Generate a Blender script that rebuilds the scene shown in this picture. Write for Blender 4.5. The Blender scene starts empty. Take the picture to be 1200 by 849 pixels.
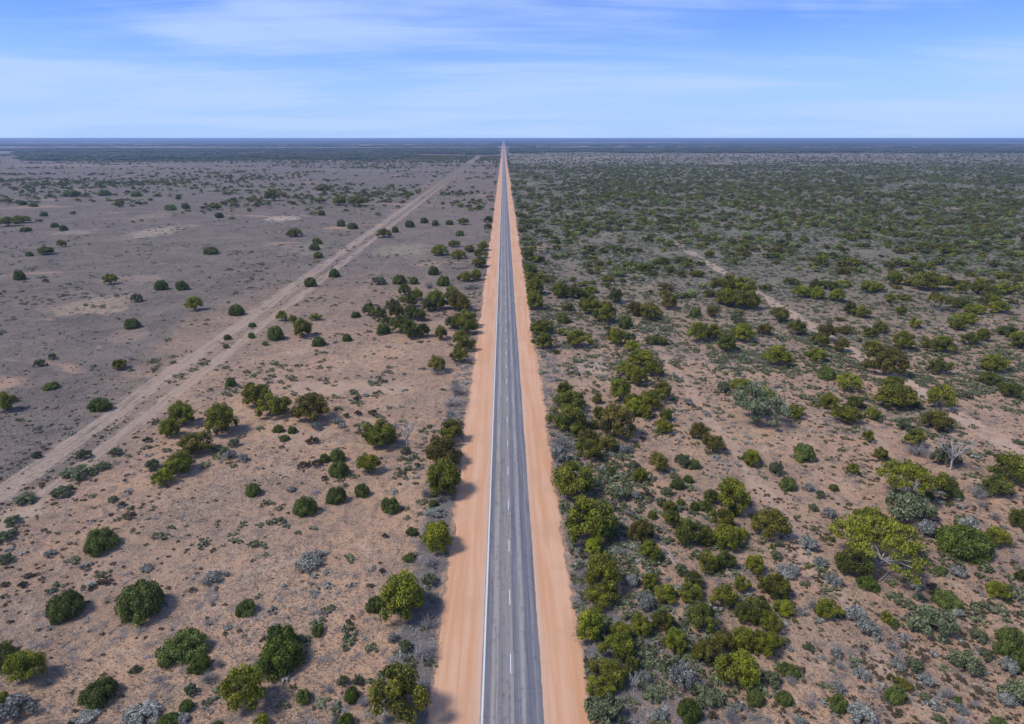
HAZE = 0.00011
SKY_ADO = (0.8, 0.0, 5.0)
SKY_TINT = (.55, 0.665, 1.06)
SKY_S = 0.148
CLOUD_R = (0.42, 0.60)
CLOUD_A = 0.80
CLOUD_C = (3.0, 4.05, 6.05)
HOR_C = (2.45, 3.65, 5.9)
HOR_A = 0.92
SUN_E = 2.8
EXPO = 0.18
# cluster header:  > order | phrase          order F = counted from the nearest, L = counted from the left
# plant line:      kind x ytop ybot width [; ...]
PLANTS = """
> L | at the bottom left corner
K 8 735 788 36; Y 38 756 804 44; Y 5 806 832 22; S 22 812 853 46
> L | on the open ground at lower left
B 82 693 731 38; B 171 681 732 52; B 121 620 651 35; B 121 795 833 40; B 219 740 781 52; B 290 700 724 21
> L | beside the round bushes at lower left
E 237 767 792 26; G 225 795 818 17; B 220 820 838 17; G 168 816 835 12; G 160 780 791 12; D 257 770 785 14; D 246 785 806 21; D 186 790 803 16; D 180 811 823 17; S 267 732 740 12; S 105 829 852 29; S 172 832 858 46; E 200 836 858 26; S 213 834 856 28; B 256 842 860 14
> L | on bare ground behind the left verge
Y 292 777 838 56; E 333 727 776 42; E 331 748 796 50; B 373 728 747 14; B 357 808 827 18; Y 308 835 854 18; D 386 799 815 13
> F | in the near left verge row
T 471 762 853 76; T 473 666 728 58; B 441 699 720 23; G 476 740 768 19; D 496 735 781 30; D 501 710 742 20; S 461 736 756 15; G 403 784 806 15; G 420 790 806 15; E 413 803 826 19; E 407 836 858 20; D 426 806 832 15; D 393 838 854 14; Y 513 607 649 39; G 504 655 690 20; D 508 680 712 18; D 505 640 668 18; B 508 586 596 11; S 510 594 609 24; D 500 570 586 17
> F | in the middle left verge row
T 529 490 521 35; O 519 508 548 47; T 520 538 583 49; D 536 445 466 22; D 531 464 479 26; S 537 490 500 11; O 513 416 437 23; D 514 430 441 22
> L | among the small bushes behind the left verge
B 359 582 607 26; B 395 569 593 24; B 425 566 584 18; B 458 583 603 22; B 483 618 629 13; B 480 649 660 16; B 298 567 583 19; D 370 573 581 14; R 381 557 565 9; R 451 623 632 8; R 448 665 673 8; S 342 570 578 12; S 252 676 687 28; S 173 660 672 18; S 366 648 671 38
> L | near the pale track's near end
S 60 644 655 17; G 93 551 566 35; G 75 569 586 28; G 133 581 590 12; G 144 587 595 9; R 152 600 610 17; R 125 679 688 18; R 109 685 693 10; G 8 625 638 26; G 8 650 663 22; R 35 671 680 14; R 7 681 690 12; R 28 681 691 12; G 32 580 594 28; G 17 604 618 20; G 100 526 540 15; G 44 529 539 12; G 137 524 536 14; G 122 541 553 20; G 180 538 553 20; R 174 511 520 10
> F | in the mallee clump left of the dirt flat
T 215 471 500 31; T 201 488 514 25; T 261 469 511 39; O 232 505 535 38; T 213 527 558 35; Y 193 548 570 23; G 275 513 525 14; S 270 527 540 16; S 286 531 543 14; G 263 524 533 12
> L | in the mallee row above the dirt flat
T 303 446 479 38; T 322 460 491 42; O 366 460 496 46; B 271 442 454 13; B 327 498 508 12; B 343 500 509 11; B 334 510 518 12; S 371 494 506 15; S 396 489 499 16; S 401 495 503 11; R 406 483 491 9; R 420 480 488 9; R 437 479 489 12; R 418 464 471 7; G 414 457 463 13; R 367 511 522 15; R 357 540 551 18; R 372 538 549 14
> L | around the half-dead mallee flat
T 445 490 527 40; G 454 472 520 17; W 477 490 529 30; G 476 521 534 13; B 381 530 543 12; B 396 526 543 18; B 398 538 561 22; Y 432 530 557 26; G 489 541 549 8
> L | on the grey plain left of the track
T 9 459 484 27; B 61 448 458 16; B 119 466 484 25; T 142 420 434 21; G 48 420 431 13; G 62 412 422 10; D 154 413 423 9; B 156 373 386 18; B 24 317 329 14; R 54 324 332 7; Y 130 321 334 16; B 190 328 341 16; G 161 338 355 14; B 214 327 341 14; Y 229 347 365 21; B 278 357 371 17
> L | beside the pale track on the left plain
B 364 325 337 14; B 392 314 326 13; B 296 378 384 8; B 295 390 397 9; B 267 392 399 9; G 265 403 409 9; G 311 400 406 10; T 331 364 377 15; T 344 368 379 11; T 370 367 376 16; T 356 373 396 25; B 324 380 400 20; B 374 393 407 14; B 407 390 401 11; B 417 365 373 11; B 449 378 393 16
> F | in the dark mallee clump left of the road
K 433 352 371 17; K 445 354 377 19; K 461 345 365 16; K 465 355 374 19; K 482 354 375 19; K 493 359 377 17; K 470 368 391 23; K 480 374 397 24; K 496 378 396 18; K 475 331 347 15; T 489 337 353 17; K 480 344 361 19; T 511 337 364 25; O 534 340 364 27; T 530 334 350 19; O 543 346 366 21; O 517 381 399 19; K 455 371 381 14; K 503 350 366 18
> F | in the far left verge row
K 530 366 386 17; T 545 362 386 29; T 548 372 393 25; T 540 387 406 21; T 545 393 413 24; T 539 406 426 21; B 520 323 336 15; D 503 329 339 12; T 546 318 331 22; B 508 312 323 13; B 485 324 334 11; B 468 322 334 14; G 444 323 335 17; D 552 333 341 28; T 515 287 300 21; T 532 281 290 15; T 537 293 304 18; T 550 287 296 14; T 566 282 294 15; T 563 291 303 16; T 562 300 314 19; K 573 253 261 11; K 572 262 269 10; T 558 315 329 14
> L | on the far plain left of the road
T 73 281 290 11; T 55 291 299 21; B 35 295 301 9; B 248 289 299 16; T 140 236 243 12; B 200 240 247 15; B 218 238 245 9; B 209 228 234 7; T 254 239 246 12; B 257 249 256 9; B 52 248 254 9; B 65 261 267 9; B 75 264 271 9; B 31 266 272 12; T 10 259 266 24; T 26 256 262 20; B 40 237 243 9; B 27 235 241 9; B 85 224 231 18; B 122 222 230 13; B 160 224 231 13
> L | on the far plain where the pale track narrows
T 322 222 236 24; T 345 268 278 19; B 372 279 287 12; B 369 286 294 12; B 373 295 303 11; B 377 246 253 8; B 400 257 266 11; B 413 261 269 14; B 378 216 224 16; T 375 231 239 13; T 420 229 242 24; T 398 230 241 20; T 450 268 279 21; B 463 265 273 9; B 480 258 267 12; B 497 255 262 9; B 510 258 265 9; T 543 255 264 15; B 527 258 264 9; B 539 270 277 10
> F | in the near right verge row
G 706 814 866 57; T 702 790 820 32; T 713 766 806 43; K 740 764 791 22; T 722 736 778 40; Y 727 714 757 28; Y 690 698 754 39; T 703 683 714 45; T 705 649 697 48; Y 695 627 652 25; T 690 579 640 60; T 672 540 585 56; G 719 612 637 17; D 686 650 680 14
> F | in the far right verge row
T 662 447 468 23; T 668 457 484 45; T 665 474 508 45; T 676 496 512 20; O 688 502 523 25; T 690 513 542 29; D 656 498 531 25; S 656 522 546 26; O 711 503 532 24; O 696 489 504 13; T 634 374 393 27; T 636 389 410 25; T 627 321 346 21; T 627 336 364 23; K 622 300 326 17; K 619 280 306 16
> F | in the saltbush patch behind the right verge
G 725 559 591 23; T 748 544 567 17; R 758 575 585 12; B 764 597 610 12; S 736 594 607 13; O 750 603 638 31; T 761 625 656 24; S 740 668 691 20; S 754 692 712 24; T 762 664 691 20; S 757 698 720 22; T 750 716 746 26; T 776 713 742 29; K 767 634 660 14; S 726 640 652 14; S 745 575 588 14; S 716 586 600 16
> L | around the big saltbush right of the road
G 765 802 826 28; S 755 782 803 17; W 742 786 816 22; S 797 765 813 36; G 825 803 836 45; E 805 820 852 31; S 772 828 850 20; D 855 826 852 22; R 834 829 846 13; Y 862 760 808 52; G 902 785 809 24; B 883 809 830 21; B 917 808 830 19; B 922 781 797 24; D 926 790 806 18; D 899 835 850 11
> F | in the thick scrub before the umbrella tree
B 793 559 575 16; B 806 557 567 11; G 781 567 583 14; G 775 576 597 15; O 783 583 602 17; K 787 595 619 22; B 797 583 593 9; B 813 586 600 12; B 825 585 601 15; K 805 604 640 34; T 828 638 672 27; G 797 660 677 19; T 778 683 707 30; T 808 681 706 32; K 820 704 740 36; Y 790 732 768 32; O 822 744 777 28; Y 856 556 604 45; K 832 564 592 20; B 860 589 606 16; O 900 591 634 40; T 845 590 622 29; Y 868 606 634 16; T 850 613 647 34; Y 883 648 674 24; K 848 640 668 24; T 905 670 704 34; T 845 682 714 36; T 868 668 696 22; Y 893 737 771 32; T 868 720 764 30; K 884 696 732 32; T 900 710 742 28; Y 918 701 723 24; O 845 730 767 30; K 812 655 690 22; T 905 735 760 20; T 828 612 640 22; K 870 700 730 26
> L | on the sandy slope below the umbrella tree
T 968 700 728 29; D 951 702 715 13; S 1000 705 734 26; S 1013 724 751 32; D 937 712 723 10; G 946 750 766 14; S 978 758 775 17; D 983 773 788 14; G 918 745 757 14; S 1007 778 801 19; S 980 797 816 20; B 980 811 837 21; S 1005 824 858 38; D 948 818 833 13; S 936 838 856 20; T 1038 711 731 15; B 1045 725 736 11; D 1043 750 767 19; S 1050 770 789 22; G 1068 767 791 19
> L | on the open ground at lower right
G 1086 708 754 53; B 1106 692 718 34; S 1120 712 727 15; G 1143 736 756 23; B 1182 736 769 36; B 1171 749 771 19; G 1152 756 776 17; S 1178 769 794 24; B 1195 764 792 28; G 1126 761 796 36; B 1045 803 828 23; O 1058 796 810 22; S 1083 789 807 18; G 1082 812 827 17; D 1108 803 824 21; E 1119 812 828 11; S 1120 821 839 21; D 1141 819 830 13; G 1191 796 840 45; S 1176 807 833 21; G 1098 836 850 15; D 1125 838 854 20; B 1168 842 858 20
> L | around the umbrella tree
U 1022 606 681 118; T 1016 585 627 36; U 1058 539 594 80; G 1058 573 620 62; E 1014 674 694 25; E 1123 624 662 65; B 1100 663 676 16; S 1120 662 680 22; B 1086 576 588 13; B 1119 573 587 15; K 1105 551 580 25; S 1083 608 633 25; S 1132 605 629 25; S 1070 678 696 22; D 1143 562 588 22; D 1164 598 612 13; K 995 632 678 40
> L | among the mallees at the right edge
T 1180 529 569 50; K 1162 556 584 33; K 1190 593 621 26; Y 1165 617 641 33; Y 1165 679 704 27; K 1196 656 682 15; W 1112 514 556 44; G 1106 520 550 34; D 1150 586 597 15; K 1182 447 467 29; K 1158 435 453 25; T 1160 420 436 22; G 1133 457 469 13
> F | on the sandy clearings right of the road
B 922 559 577 23; G 960 567 586 13; S 947 566 578 13; B 976 567 577 10; G 952 586 601 12; S 970 594 610 18; S 945 624 650 25; G 908 645 658 15; G 912 632 643 11; S 921 665 682 34; S 960 652 668 20; S 975 672 690 22; O 835 508 532 29; Y 880 527 546 23; B 940 519 543 25; G 908 539 559 20; T 998 538 557 15; T 1031 522 540 17; T 1016 502 519 16
> F | in the scrub around the wispy mallee
V 885 444 502 62; T 868 443 460 28; G 848 445 462 18; T 895 452 472 22; T 930 473 492 22; Y 992 436 459 34; B 967 429 446 21; T 970 461 481 23; Y 990 474 499 37; K 1001 463 481 24; T 1045 439 459 26; T 1047 450 481 46; Y 1100 449 480 36; O 1095 479 507 33; S 1101 492 508 19; G 1056 488 506 21; T 1020 474 493 17; T 1069 502 527 29; D 1073 517 539 32
> F | in the yellowish patch past the right verge
K 700 454 474 13; T 702 464 492 17; O 722 473 516 47; T 726 442 471 31; T 738 460 478 21; Y 743 466 487 27; Y 760 457 482 29; T 775 437 472 27; T 745 429 453 26; T 757 475 492 16; T 780 471 494 17; Y 777 491 509 23; O 818 495 516 23; S 733 520 534 19; S 806 464 477 13; O 770 529 554 27; G 742 532 551 13; B 715 544 558 12; T 750 544 565 17; G 800 526 550 21; B 812 538 551 15; Y 750 410 430 38; T 733 423 442 25; T 763 422 442 26
> F | in the scattered mallees right of the road
B 660 363 380 15; T 678 385 409 30; T 690 346 369 27; Y 708 356 380 27; K 721 337 356 21; O 743 353 371 21; O 760 354 373 30; T 763 356 377 19; B 732 370 386 18; Y 721 381 406 23; G 738 384 404 17; Y 741 398 414 19; T 655 329 350 21; K 672 332 351 19; O 783 330 363 21; T 850 320 347 36; Y 870 324 349 30; T 855 336 360 40; T 876 339 364 27; B 814 357 373 15; O 834 354 372 15; O 912 359 379 25; O 895 377 394 17; T 817 376 402 29; T 836 374 400 22; Y 869 378 402 31; K 850 389 414 27; G 862 367 380 17; Y 910 404 430 33; K 933 372 394 21; O 967 375 402 25; T 960 389 408 21; T 955 407 426 29; O 985 396 414 21
> F | in the dense scrub at the upper right
Y 937 334 350 18; T 957 336 352 17; T 980 338 355 21; K 995 352 369 17; T 1023 398 416 24; O 1035 404 443 46; Y 1057 377 412 25; Y 1070 369 386 15; T 1098 392 414 35; U 1100 344 366 31; T 1088 317 342 37; T 1125 329 345 15; T 1145 330 346 19; Y 1172 331 346 23; T 1160 343 360 24; Y 1168 352 368 26; Y 1135 366 382 19; T 1120 371 388 17; T 1150 383 401 17; T 1135 389 406 21; T 1165 414 438 33; K 1098 419 440 25; T 1030 376 392 19; Y 1043 343 356 13; T 1008 358 373 23; T 1055 357 370 13; T 1047 319 334 17; T 1015 328 344 21; Y 1193 388 402 20
"""  # left verge leafless bushes include stand-ins for a shadow and a dark strip
import bpy, math, random
import numpy as np
from mathutils import Vector

scene = bpy.context.scene
col = scene.collection
R = math.radians

# ------------------------------------------------------------------ camera geometry
IW, IH, FPX = 1200.0, 849.0, 733.0
HCAM = 61.8
PITCH = math.atan((IH / 2 - 162.3) / FPX)
YAW = math.atan(10.0 / FPX * math.cos(PITCH))
FW = np.array([math.sin(YAW) * math.cos(PITCH), math.cos(YAW) * math.cos(PITCH), -math.sin(PITCH)])
RT = np.array([math.cos(YAW), -math.sin(YAW), 0.0])
UP = np.cross(RT, FW)
CAM = np.array([0.0, 0.0, HCAM])


def ground(px, py):
    d = FW + RT * ((px - IW / 2) / FPX) + UP * ((IH / 2 - py) / FPX)
    t = -HCAM / d[2]
    return d[0] * t, d[1] * t


def project(x, y, z=0.0):
    v = np.array([x, y, z]) - CAM
    w = v @ FW
    return IW / 2 + FPX * (v @ RT) / w, IH / 2 - FPX * (v @ UP) / w


def proj_arr(x, y):
    w = x * FW[0] + y * FW[1] - HCAM * FW[2]
    u = x * RT[0] + y * RT[1]
    v = x * UP[0] + y * UP[1] - HCAM * UP[2]
    return IW / 2 + FPX * u / w, IH / 2 - FPX * v / w


# ------------------------------------------------------------------ value noise (numpy)
def vnoise(x, y, scale, seed, octaves=3):
    x = np.asarray(x, float) / scale
    y = np.asarray(y, float) / scale
    out, amp, tot = np.zeros_like(x), 1.0, 0.0
    for o in range(octaves):
        xi, yi = np.floor(x).astype(np.int64), np.floor(y).astype(np.int64)
        fx, fy = x - xi, y - yi
        fx, fy = fx * fx * (3 - 2 * fx), fy * fy * (3 - 2 * fy)

        def h(a, b):
            n = (a * 374761393 + b * 668265263 + (seed + o * 17) * 974634777) & 0xFFFFFFFF
            n = ((n ^ (n >> 13)) * 1274126177) & 0xFFFFFFFF
            return ((n ^ (n >> 16)) & 0xFFFF) / 65535.0

        v = (h(xi, yi) * (1 - fx) + h(xi + 1, yi) * fx) * (1 - fy) + (h(xi, yi + 1) * (1 - fx) + h(xi + 1, yi + 1) * fx) * fy
        out += v * amp
        tot += amp
        amp *= 0.5
        x, y = x * 2.03 + 5.1, y * 2.03 + 9.7
    return out / tot


def sstep(a, b, x):
    t = np.clip((np.asarray(x, float) - a) / (b - a), 0, 1)
    return t * t * (3 - 2 * t)


# ------------------------------------------------------------------ materials
def new_mat(name):
    m = bpy.data.materials.new(name)
    m.use_nodes = True
    nt = m.node_tree
    nt.nodes.clear()
    out = nt.nodes.new('ShaderNodeOutputMaterial')
    return m, nt, out


def N(nt, kind, **kw):
    n = nt.nodes.new(kind)
    for k, v in kw.items():
        setattr(n, k, v)
    return n


def mixc(nt, fac, a, b, blend='MIX'):
    n = N(nt, 'ShaderNodeMix', data_type='RGBA', blend_type=blend)
    n.clamp_factor = True
    for sock, v in ((n.inputs[0], fac), (n.inputs[6], a), (n.inputs[7], b)):
        if hasattr(v, 'links') or isinstance(v, bpy.types.NodeSocket):
            nt.links.new(v, sock)
        elif isinstance(v, (int, float)):
            sock.default_value = v
        else:
            sock.default_value = (*v, 1.0)
    return n.outputs[2]


def math_(nt, op, a, b=None, c=None, clamp=False):
    n = N(nt, 'ShaderNodeMath', operation=op)
    n.use_clamp = clamp
    for i, v in enumerate((a, b, c)):
        if v is None:
            continue
        if isinstance(v, bpy.types.NodeSocket):
            nt.links.new(v, n.inputs[i])
        else:
            n.inputs[i].default_value = v
    return n.outputs[0]


def ramp(nt, v, a, b, to0=0.0, to1=1.0):
    n = N(nt, 'ShaderNodeMapRange', interpolation_type='SMOOTHSTEP')
    nt.links.new(v, n.inputs[0])
    n.inputs[1].default_value, n.inputs[2].default_value = a, b
    n.inputs[3].default_value, n.inputs[4].default_value = to0, to1
    return n.outputs[0]


def noise(nt, vec, scale, detail=4.0, rough=0.55, dist=0.0):
    n = N(nt, 'ShaderNodeTexNoise')
    nt.links.new(vec, n.inputs['Vector'])
    n.inputs['Scale'].default_value = scale
    n.inputs['Detail'].default_value = detail
    n.inputs['Roughness'].default_value = rough
    n.inputs['Distortion'].default_value = dist
    return n.outputs[0]


def scaled(nt, vec, s):
    n = N(nt, 'ShaderNodeVectorMath', operation='MULTIPLY')
    nt.links.new(vec, n.inputs[0])
    n.inputs[1].default_value = s
    return n.outputs[0]


def leaf_mat(name, cols, spread=0.10, transl=0.22, rough=0.6, sat=1.0):
    """cols: 3 colours (old, middle and young leaves); 'tint' is a per-leaf attribute."""
    m, nt, out = new_mat(name)
    at = N(nt, 'ShaderNodeAttribute', attribute_name='tint')
    oi = N(nt, 'ShaderNodeObjectInfo')
    rp = N(nt, 'ShaderNodeValToRGB')
    rp.color_ramp.elements[0].position = 0.08
    rp.color_ramp.elements[0].color = (*cols[0], 1)
    rp.color_ramp.elements[1].position = 0.92
    rp.color_ramp.elements[1].color = (*cols[2], 1)
    e = rp.color_ramp.elements.new(0.5)
    e.color = (*cols[1], 1)
    f = math_(nt, 'ADD', at.outputs['Fac'], math_(nt, 'MULTIPLY_ADD', oi.outputs['Random'], 2 * spread, -spread), clamp=True)
    nt.links.new(f, rp.inputs[0])
    hs = N(nt, 'ShaderNodeHueSaturation')
    hs.inputs['Saturation'].default_value = sat
    nt.links.new(rp.outputs[0], hs.inputs['Color'])
    nt.links.new(math_(nt, 'MULTIPLY_ADD', oi.outputs['Random'], 0.022, 0.489), hs.inputs['Hue'])
    r2 = math_(nt, 'FRACT', math_(nt, 'MULTIPLY', oi.outputs['Random'], 7.31))
    nt.links.new(math_(nt, 'MULTIPLY_ADD', r2, 0.40, 0.95), hs.inputs['Value'])
    d = N(nt, 'ShaderNodeBsdfPrincipled')
    d.inputs['Roughness'].default_value = rough
    d.inputs['Specular IOR Level'].default_value = 0.25
    t = N(nt, 'ShaderNodeBsdfTranslucent')
    nt.links.new(hs.outputs[0], d.inputs['Base Color'])
    nt.links.new(hs.outputs[0], t.inputs['Color'])
    mx = N(nt, 'ShaderNodeMixShader')
    mx.inputs[0].default_value = transl
    nt.links.new(d.outputs[0], mx.inputs[1])
    nt.links.new(t.outputs[0], mx.inputs[2])
    nt.links.new(mx.outputs[0], out.inputs[0])
    return m


def bark_mat(name, a, b):
    m, nt, out = new_mat(name)
    tc = N(nt, 'ShaderNodeTexCoord')
    f = ramp(nt, noise(nt, scaled(nt, tc.outputs['Object'], (6, 6, 2)), 3.0), 0.35, 0.65)
    d = N(nt, 'ShaderNodeBsdfPrincipled')
    nt.links.new(mixc(nt, f, a, b), d.inputs['Base Color'])
    d.inputs['Roughness'].default_value = 0.85
    nt.links.new(d.outputs[0], out.inputs[0])
    return m


def flat_mat(name, a, rough=0.8):
    m, nt, out = new_mat(name)
    d = N(nt, 'ShaderNodeBsdfPrincipled')
    d.inputs['Base Color'].default_value = (*a, 1)
    d.inputs['Roughness'].default_value = rough
    nt.links.new(d.outputs[0], out.inputs[0])
    return m


LM = {
    'T': leaf_mat('olive mallee leaves', [(.044, .050, .010), (.135, .142, .016), (.310, .290, .026)]),
    'O': leaf_mat('brownish mallee leaves', [(.046, .043, .013), (.140, .122, .022), (.265, .210, .032)]),
    'Y': leaf_mat('yellow mallee leaves', [(.058, .068, .011), (.185, .195, .016), (.390, .370, .024)]),
    'U': leaf_mat('umbrella mallee leaves', [(.046, .050, .011), (.138, .138, .017), (.310, .285, .024)]),
    'K': leaf_mat('dark mallee leaves', [(.034, .041, .011), (.092, .102, .018), (.205, .205, .030)]),
    'B': leaf_mat('dark green bush leaves', [(.052, .066, .018), (.128, .156, .036), (.230, .255, .058)]),
    'E': leaf_mat('bright green bush leaves', [(.042, .060, .014), (.110, .145, .022), (.190, .225, .034)]),
    'G': leaf_mat('grey green shrub leaves', [(.072, .084, .040), (.150, .168, .082), (.250, .260, .138)]),
    'S': leaf_mat('saltbush leaves', [(.130, .132, .112), (.255, .255, .220), (.420, .410, .350)], transl=0.1, rough=0.8),
    'D': leaf_mat('dead twigs', [(.135, .115, .108), (.225, .198, .185), (.360, .325, .300)], transl=0.0, rough=0.9),
    'R': leaf_mat('rusty bush leaves', [(.044, .032, .020), (.090, .068, .042), (.150, .115, .072)], transl=0.05),
    'X': leaf_mat('mixed far leaves', [(.084, .102, .036), (.176, .206, .072), (.300, .325, .115)], spread=0.35),
    'W': leaf_mat('far wood leaves', [(.040, .050, .024), (.080, .094, .045), (.140, .150, .070)], spread=0.35),
    'GR': leaf_mat('dry grass blades', [(.16, .115, .080), (.29, .22, .155), (.48, .38, .27)], spread=.4, transl=0.15, rough=0.9),
}
BARK = bark_mat('pale mallee bark', (.30, .25, .21), (.16, .125, .10))
WHITE_BARK = bark_mat('bleached bark', (.50, .46, .42), (.33, .29, .26))
DARK_STEM = bark_mat('grey brown stems', (.13, .105, .085), (.075, .06, .05))


# ------------------------------------------------------------------ mesh builders
class MB:
    def __init__(self):
        self.v, self.f, self.t, self.n = [], [], [], 0

    def add(self, verts, faces, tint):
        """verts (k,3); faces list of index tuples; tint scalar or per-face"""
        self.v.append(np.asarray(verts, float))
        base = self.n
        self.f.extend([tuple(i + base for i in fc) for fc in faces])
        self.t.extend([tint] * len(faces) if np.isscalar(tint) else list(tint))
        self.n += len(verts)

    def mesh(self, name, mat, smooth=False):
        me = bpy.data.meshes.new(name)
        me.from_pydata(np.concatenate(self.v).tolist(), [], self.f)
        a = me.attributes.new('tint', 'FLOAT', 'FACE')
        a.data.foreach_set('value', np.clip(np.array(self.t, dtype=np.float32), 0, 1))
        if smooth:
            me.polygons.foreach_set('use_smooth', [True] * len(me.polygons))
        me.materials.append(mat)
        me.update()
        return me


def unit(v):
    return v / np.maximum(np.linalg.norm(v, axis=-1, keepdims=True), 1e-9)


def leaves(mb, centre, radii, n, size, rng, tint, jitter=0.55, aspect=1.5, low=-0.35, tvar=0.22, asp=None):
    """n leaf sprigs spread over an ellipsoid puff, facing roughly outward"""
    d = unit(rng.normal(size=(n * 2, 3)))
    d = d[d[:, 2] > low][:n]
    n = len(d)
    rad = np.array(radii)
    p = np.array(centre) + d * rad * rng.uniform(0.78, 1.08, (n, 1))
    nm = unit(d / rad * rad.mean() + rng.normal(size=(n, 3)) * jitter)
    a = unit(np.cross(nm, rng.normal(size=(n, 3))))
    b = np.cross(nm, a)
    if asp is not None:          # keep leaves square in world space although the object is scaled
        a, b = a * asp, b * asp
    s = size * rng.uniform(0.7, 1.35, (n, 1))
    q = np.stack([p - a * s * aspect * .5, p - b * s * .5, p + a * s * aspect * .5, p + b * s * .5], 1).reshape(-1, 3)
    idx = np.arange(n * 4).reshape(n, 4)
    mb.add(q, idx.tolist(), np.clip(tint + rng.normal(size=n) * tvar, 0, 1))


_t = (1 + 5 ** .5) / 2
ICO_V = unit(np.array([(-1, _t, 0), (1, _t, 0), (-1, -_t, 0), (1, -_t, 0), (0, -1, _t), (0, 1, _t), (0, -1, -_t), (0, 1, -_t), (_t, 0, -1), (_t, 0, 1), (-_t, 0, -1), (-_t, 0, 1)], float))
ICO_F = [(0, 11, 5), (0, 5, 1), (0, 1, 7), (0, 7, 10), (0, 10, 11), (1, 5, 9), (5, 11, 4), (11, 10, 2), (10, 7, 6), (7, 1, 8), (3, 9, 4), (3, 4, 2), (3, 2, 6), (3, 6, 8), (3, 8, 9), (4, 9, 5), (2, 4, 11), (6, 2, 10), (8, 6, 7), (9, 8, 1)]


def core(mb, centre, radii, rng, tint):  # solid filler added inside leaf puffs to block light, usually tinted darker
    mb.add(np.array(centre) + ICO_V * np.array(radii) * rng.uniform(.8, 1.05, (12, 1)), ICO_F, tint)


def tube(mb, pts, radii, sides=5, tint=.5):
    pts = np.array(pts, float)
    rings = []
    for i, p in enumerate(pts):
        t = unit(pts[min(i + 1, len(pts) - 1)] - pts[max(i - 1, 0)])
        a = unit(np.cross(t, np.array([.31, .77, .2])))
        b = np.cross(t, a)
        ang = np.linspace(0, 2 * math.pi, sides, endpoint=False)
        rings.append(p + radii[i] * (np.cos(ang)[:, None] * a + np.sin(ang)[:, None] * b))
    fs = []
    for i in range(len(pts) - 1):
        for k in range(sides):
            k2 = (k + 1) % sides
            fs.append((i * sides + k, i * sides + k2, (i + 1) * sides + k2, (i + 1) * sides + k))
    fs.append(tuple((len(pts) - 1) * sides + k for k in range(sides)))
    mb.add(np.concatenate(rings), fs, tint)


def branch_pts(a, b, rng, wob=.06, n=5, sag=.0):
    a, b = np.array(a, float), np.array(b, float)
    out = []
    for i in range(n + 1):
        t = i / n
        p = a + (b - a) * np.array([t ** 1.25, t ** 1.25, t ** .85])
        if 0 < i < n:
            p = p + rng.normal(size=3) * wob
        out.append(p)
    return out


def puff_layout(rng, n, style):
    """puff centres and radii in a crown of radius 1 and height 1"""
    lob = rng.uniform(0, 6.28, 3)
    out = []
    for i in range(n):
        t = (i + .5) / n
        az = i * 2.39996 + rng.normal() * .35
        if style == 'umbrella':
            r = math.sqrt(t) * .86
            z = .80 - .22 * r ** 2 + rng.normal() * .06
            pr = rng.uniform(.10, .165)
            pv = .085
        elif style == 'bush':
            el = math.asin(max(.12, 1 - t * .98))
            r, z = .76 * math.cos(el) ** .62, .72 * math.sin(el) ** .9 + .03
            pr, pv = rng.uniform(.23, .33), .25
        else:
            el = math.pi / 2 - math.acos(max(-.45, 1 - 1.42 * t))
            r = .72 * math.cos(el)
            z = .40 + .42 * math.sin(el) + rng.normal() * .04
            pr, pv = rng.uniform(.20, .31), rng.uniform(.13, .19)
        am = .65 if style == 'bush' else 1.0
        k = 1 + am * (.20 * math.sin(2 * az + lob[0]) + .13 * math.sin(3 * az + lob[1]))
        r *= k * rng.uniform(.88, 1.08)
        out.append((np.array([r * math.cos(az), r * math.sin(az), z]), pr * (.85 if k > 1.1 else 1), pv * rng.uniform(.85, 1.2)))
    return out


def make_mallee(seed, style='dome', n=34, per=165, leaf=.050, mat=None, asp=1.35, gap=.12):
    rng = np.random.default_rng(seed)
    gap = gap * rng.uniform(.5, 1.8)
    lay = [p for p in puff_layout(rng, n, style) if rng.random() > gap]
    if style == 'dome':
        for _ in range(5):
            az = rng.uniform(0, 6.28)
            r = rng.uniform(.1, .45)
            lay.append((np.array([r * math.cos(az), r * math.sin(az), rng.uniform(.28, .55)]), .28, .18))
    mb = MB()
    a3 = np.array([1, 1, 1 / asp])
    for c, pr, pv in lay:
        t = rng.uniform(.22, .78)
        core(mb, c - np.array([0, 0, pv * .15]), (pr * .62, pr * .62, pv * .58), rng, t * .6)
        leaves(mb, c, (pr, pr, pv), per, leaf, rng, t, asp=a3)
    for _ in range(len(lay) * 11):       # loose sprigs around the outline
        c, pr, pv = lay[rng.integers(len(lay))]
        leaves(mb, c, (pr * rng.uniform(1.1, 1.5), pr * 1.25, pv * rng.uniform(1.1, 1.7)), 1, leaf * .75, rng, rng.uniform(.3, .8), jitter=1.2, asp=a3)
    crown = mb.mesh('crown', mat)
    tb = MB()
    ns = 3 if style == 'umbrella' else int(rng.integers(4, 7))
    forks = []
    for s in range(ns):
        az = s * 6.283 / ns + rng.normal() * .3
        b0 = np.array([.045 * math.cos(az), .045 * math.sin(az), -.03])
        fr = rng.uniform(.22, .36)
        f = np.array([fr * math.cos(az), fr * math.sin(az), rng.uniform(.36, .5)])
        tube(tb, branch_pts(b0, f, rng, .018), np.linspace(.036, .021, 6) * (.6 if style == 'umbrella' else 1))
        forks.append(f)
    for c, pr, pv in lay:
        f = min(forks, key=lambda q: np.linalg.norm(q - c))
        tube(tb, branch_pts(f, c, rng, .016, 4), np.linspace(.019, .006, 5) * (.6 if style == 'umbrella' else 1), 4)
    trunk = tb.mesh('trunk', WHITE_BARK if style == 'umbrella' else BARK, True)
    return crown, trunk


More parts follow.
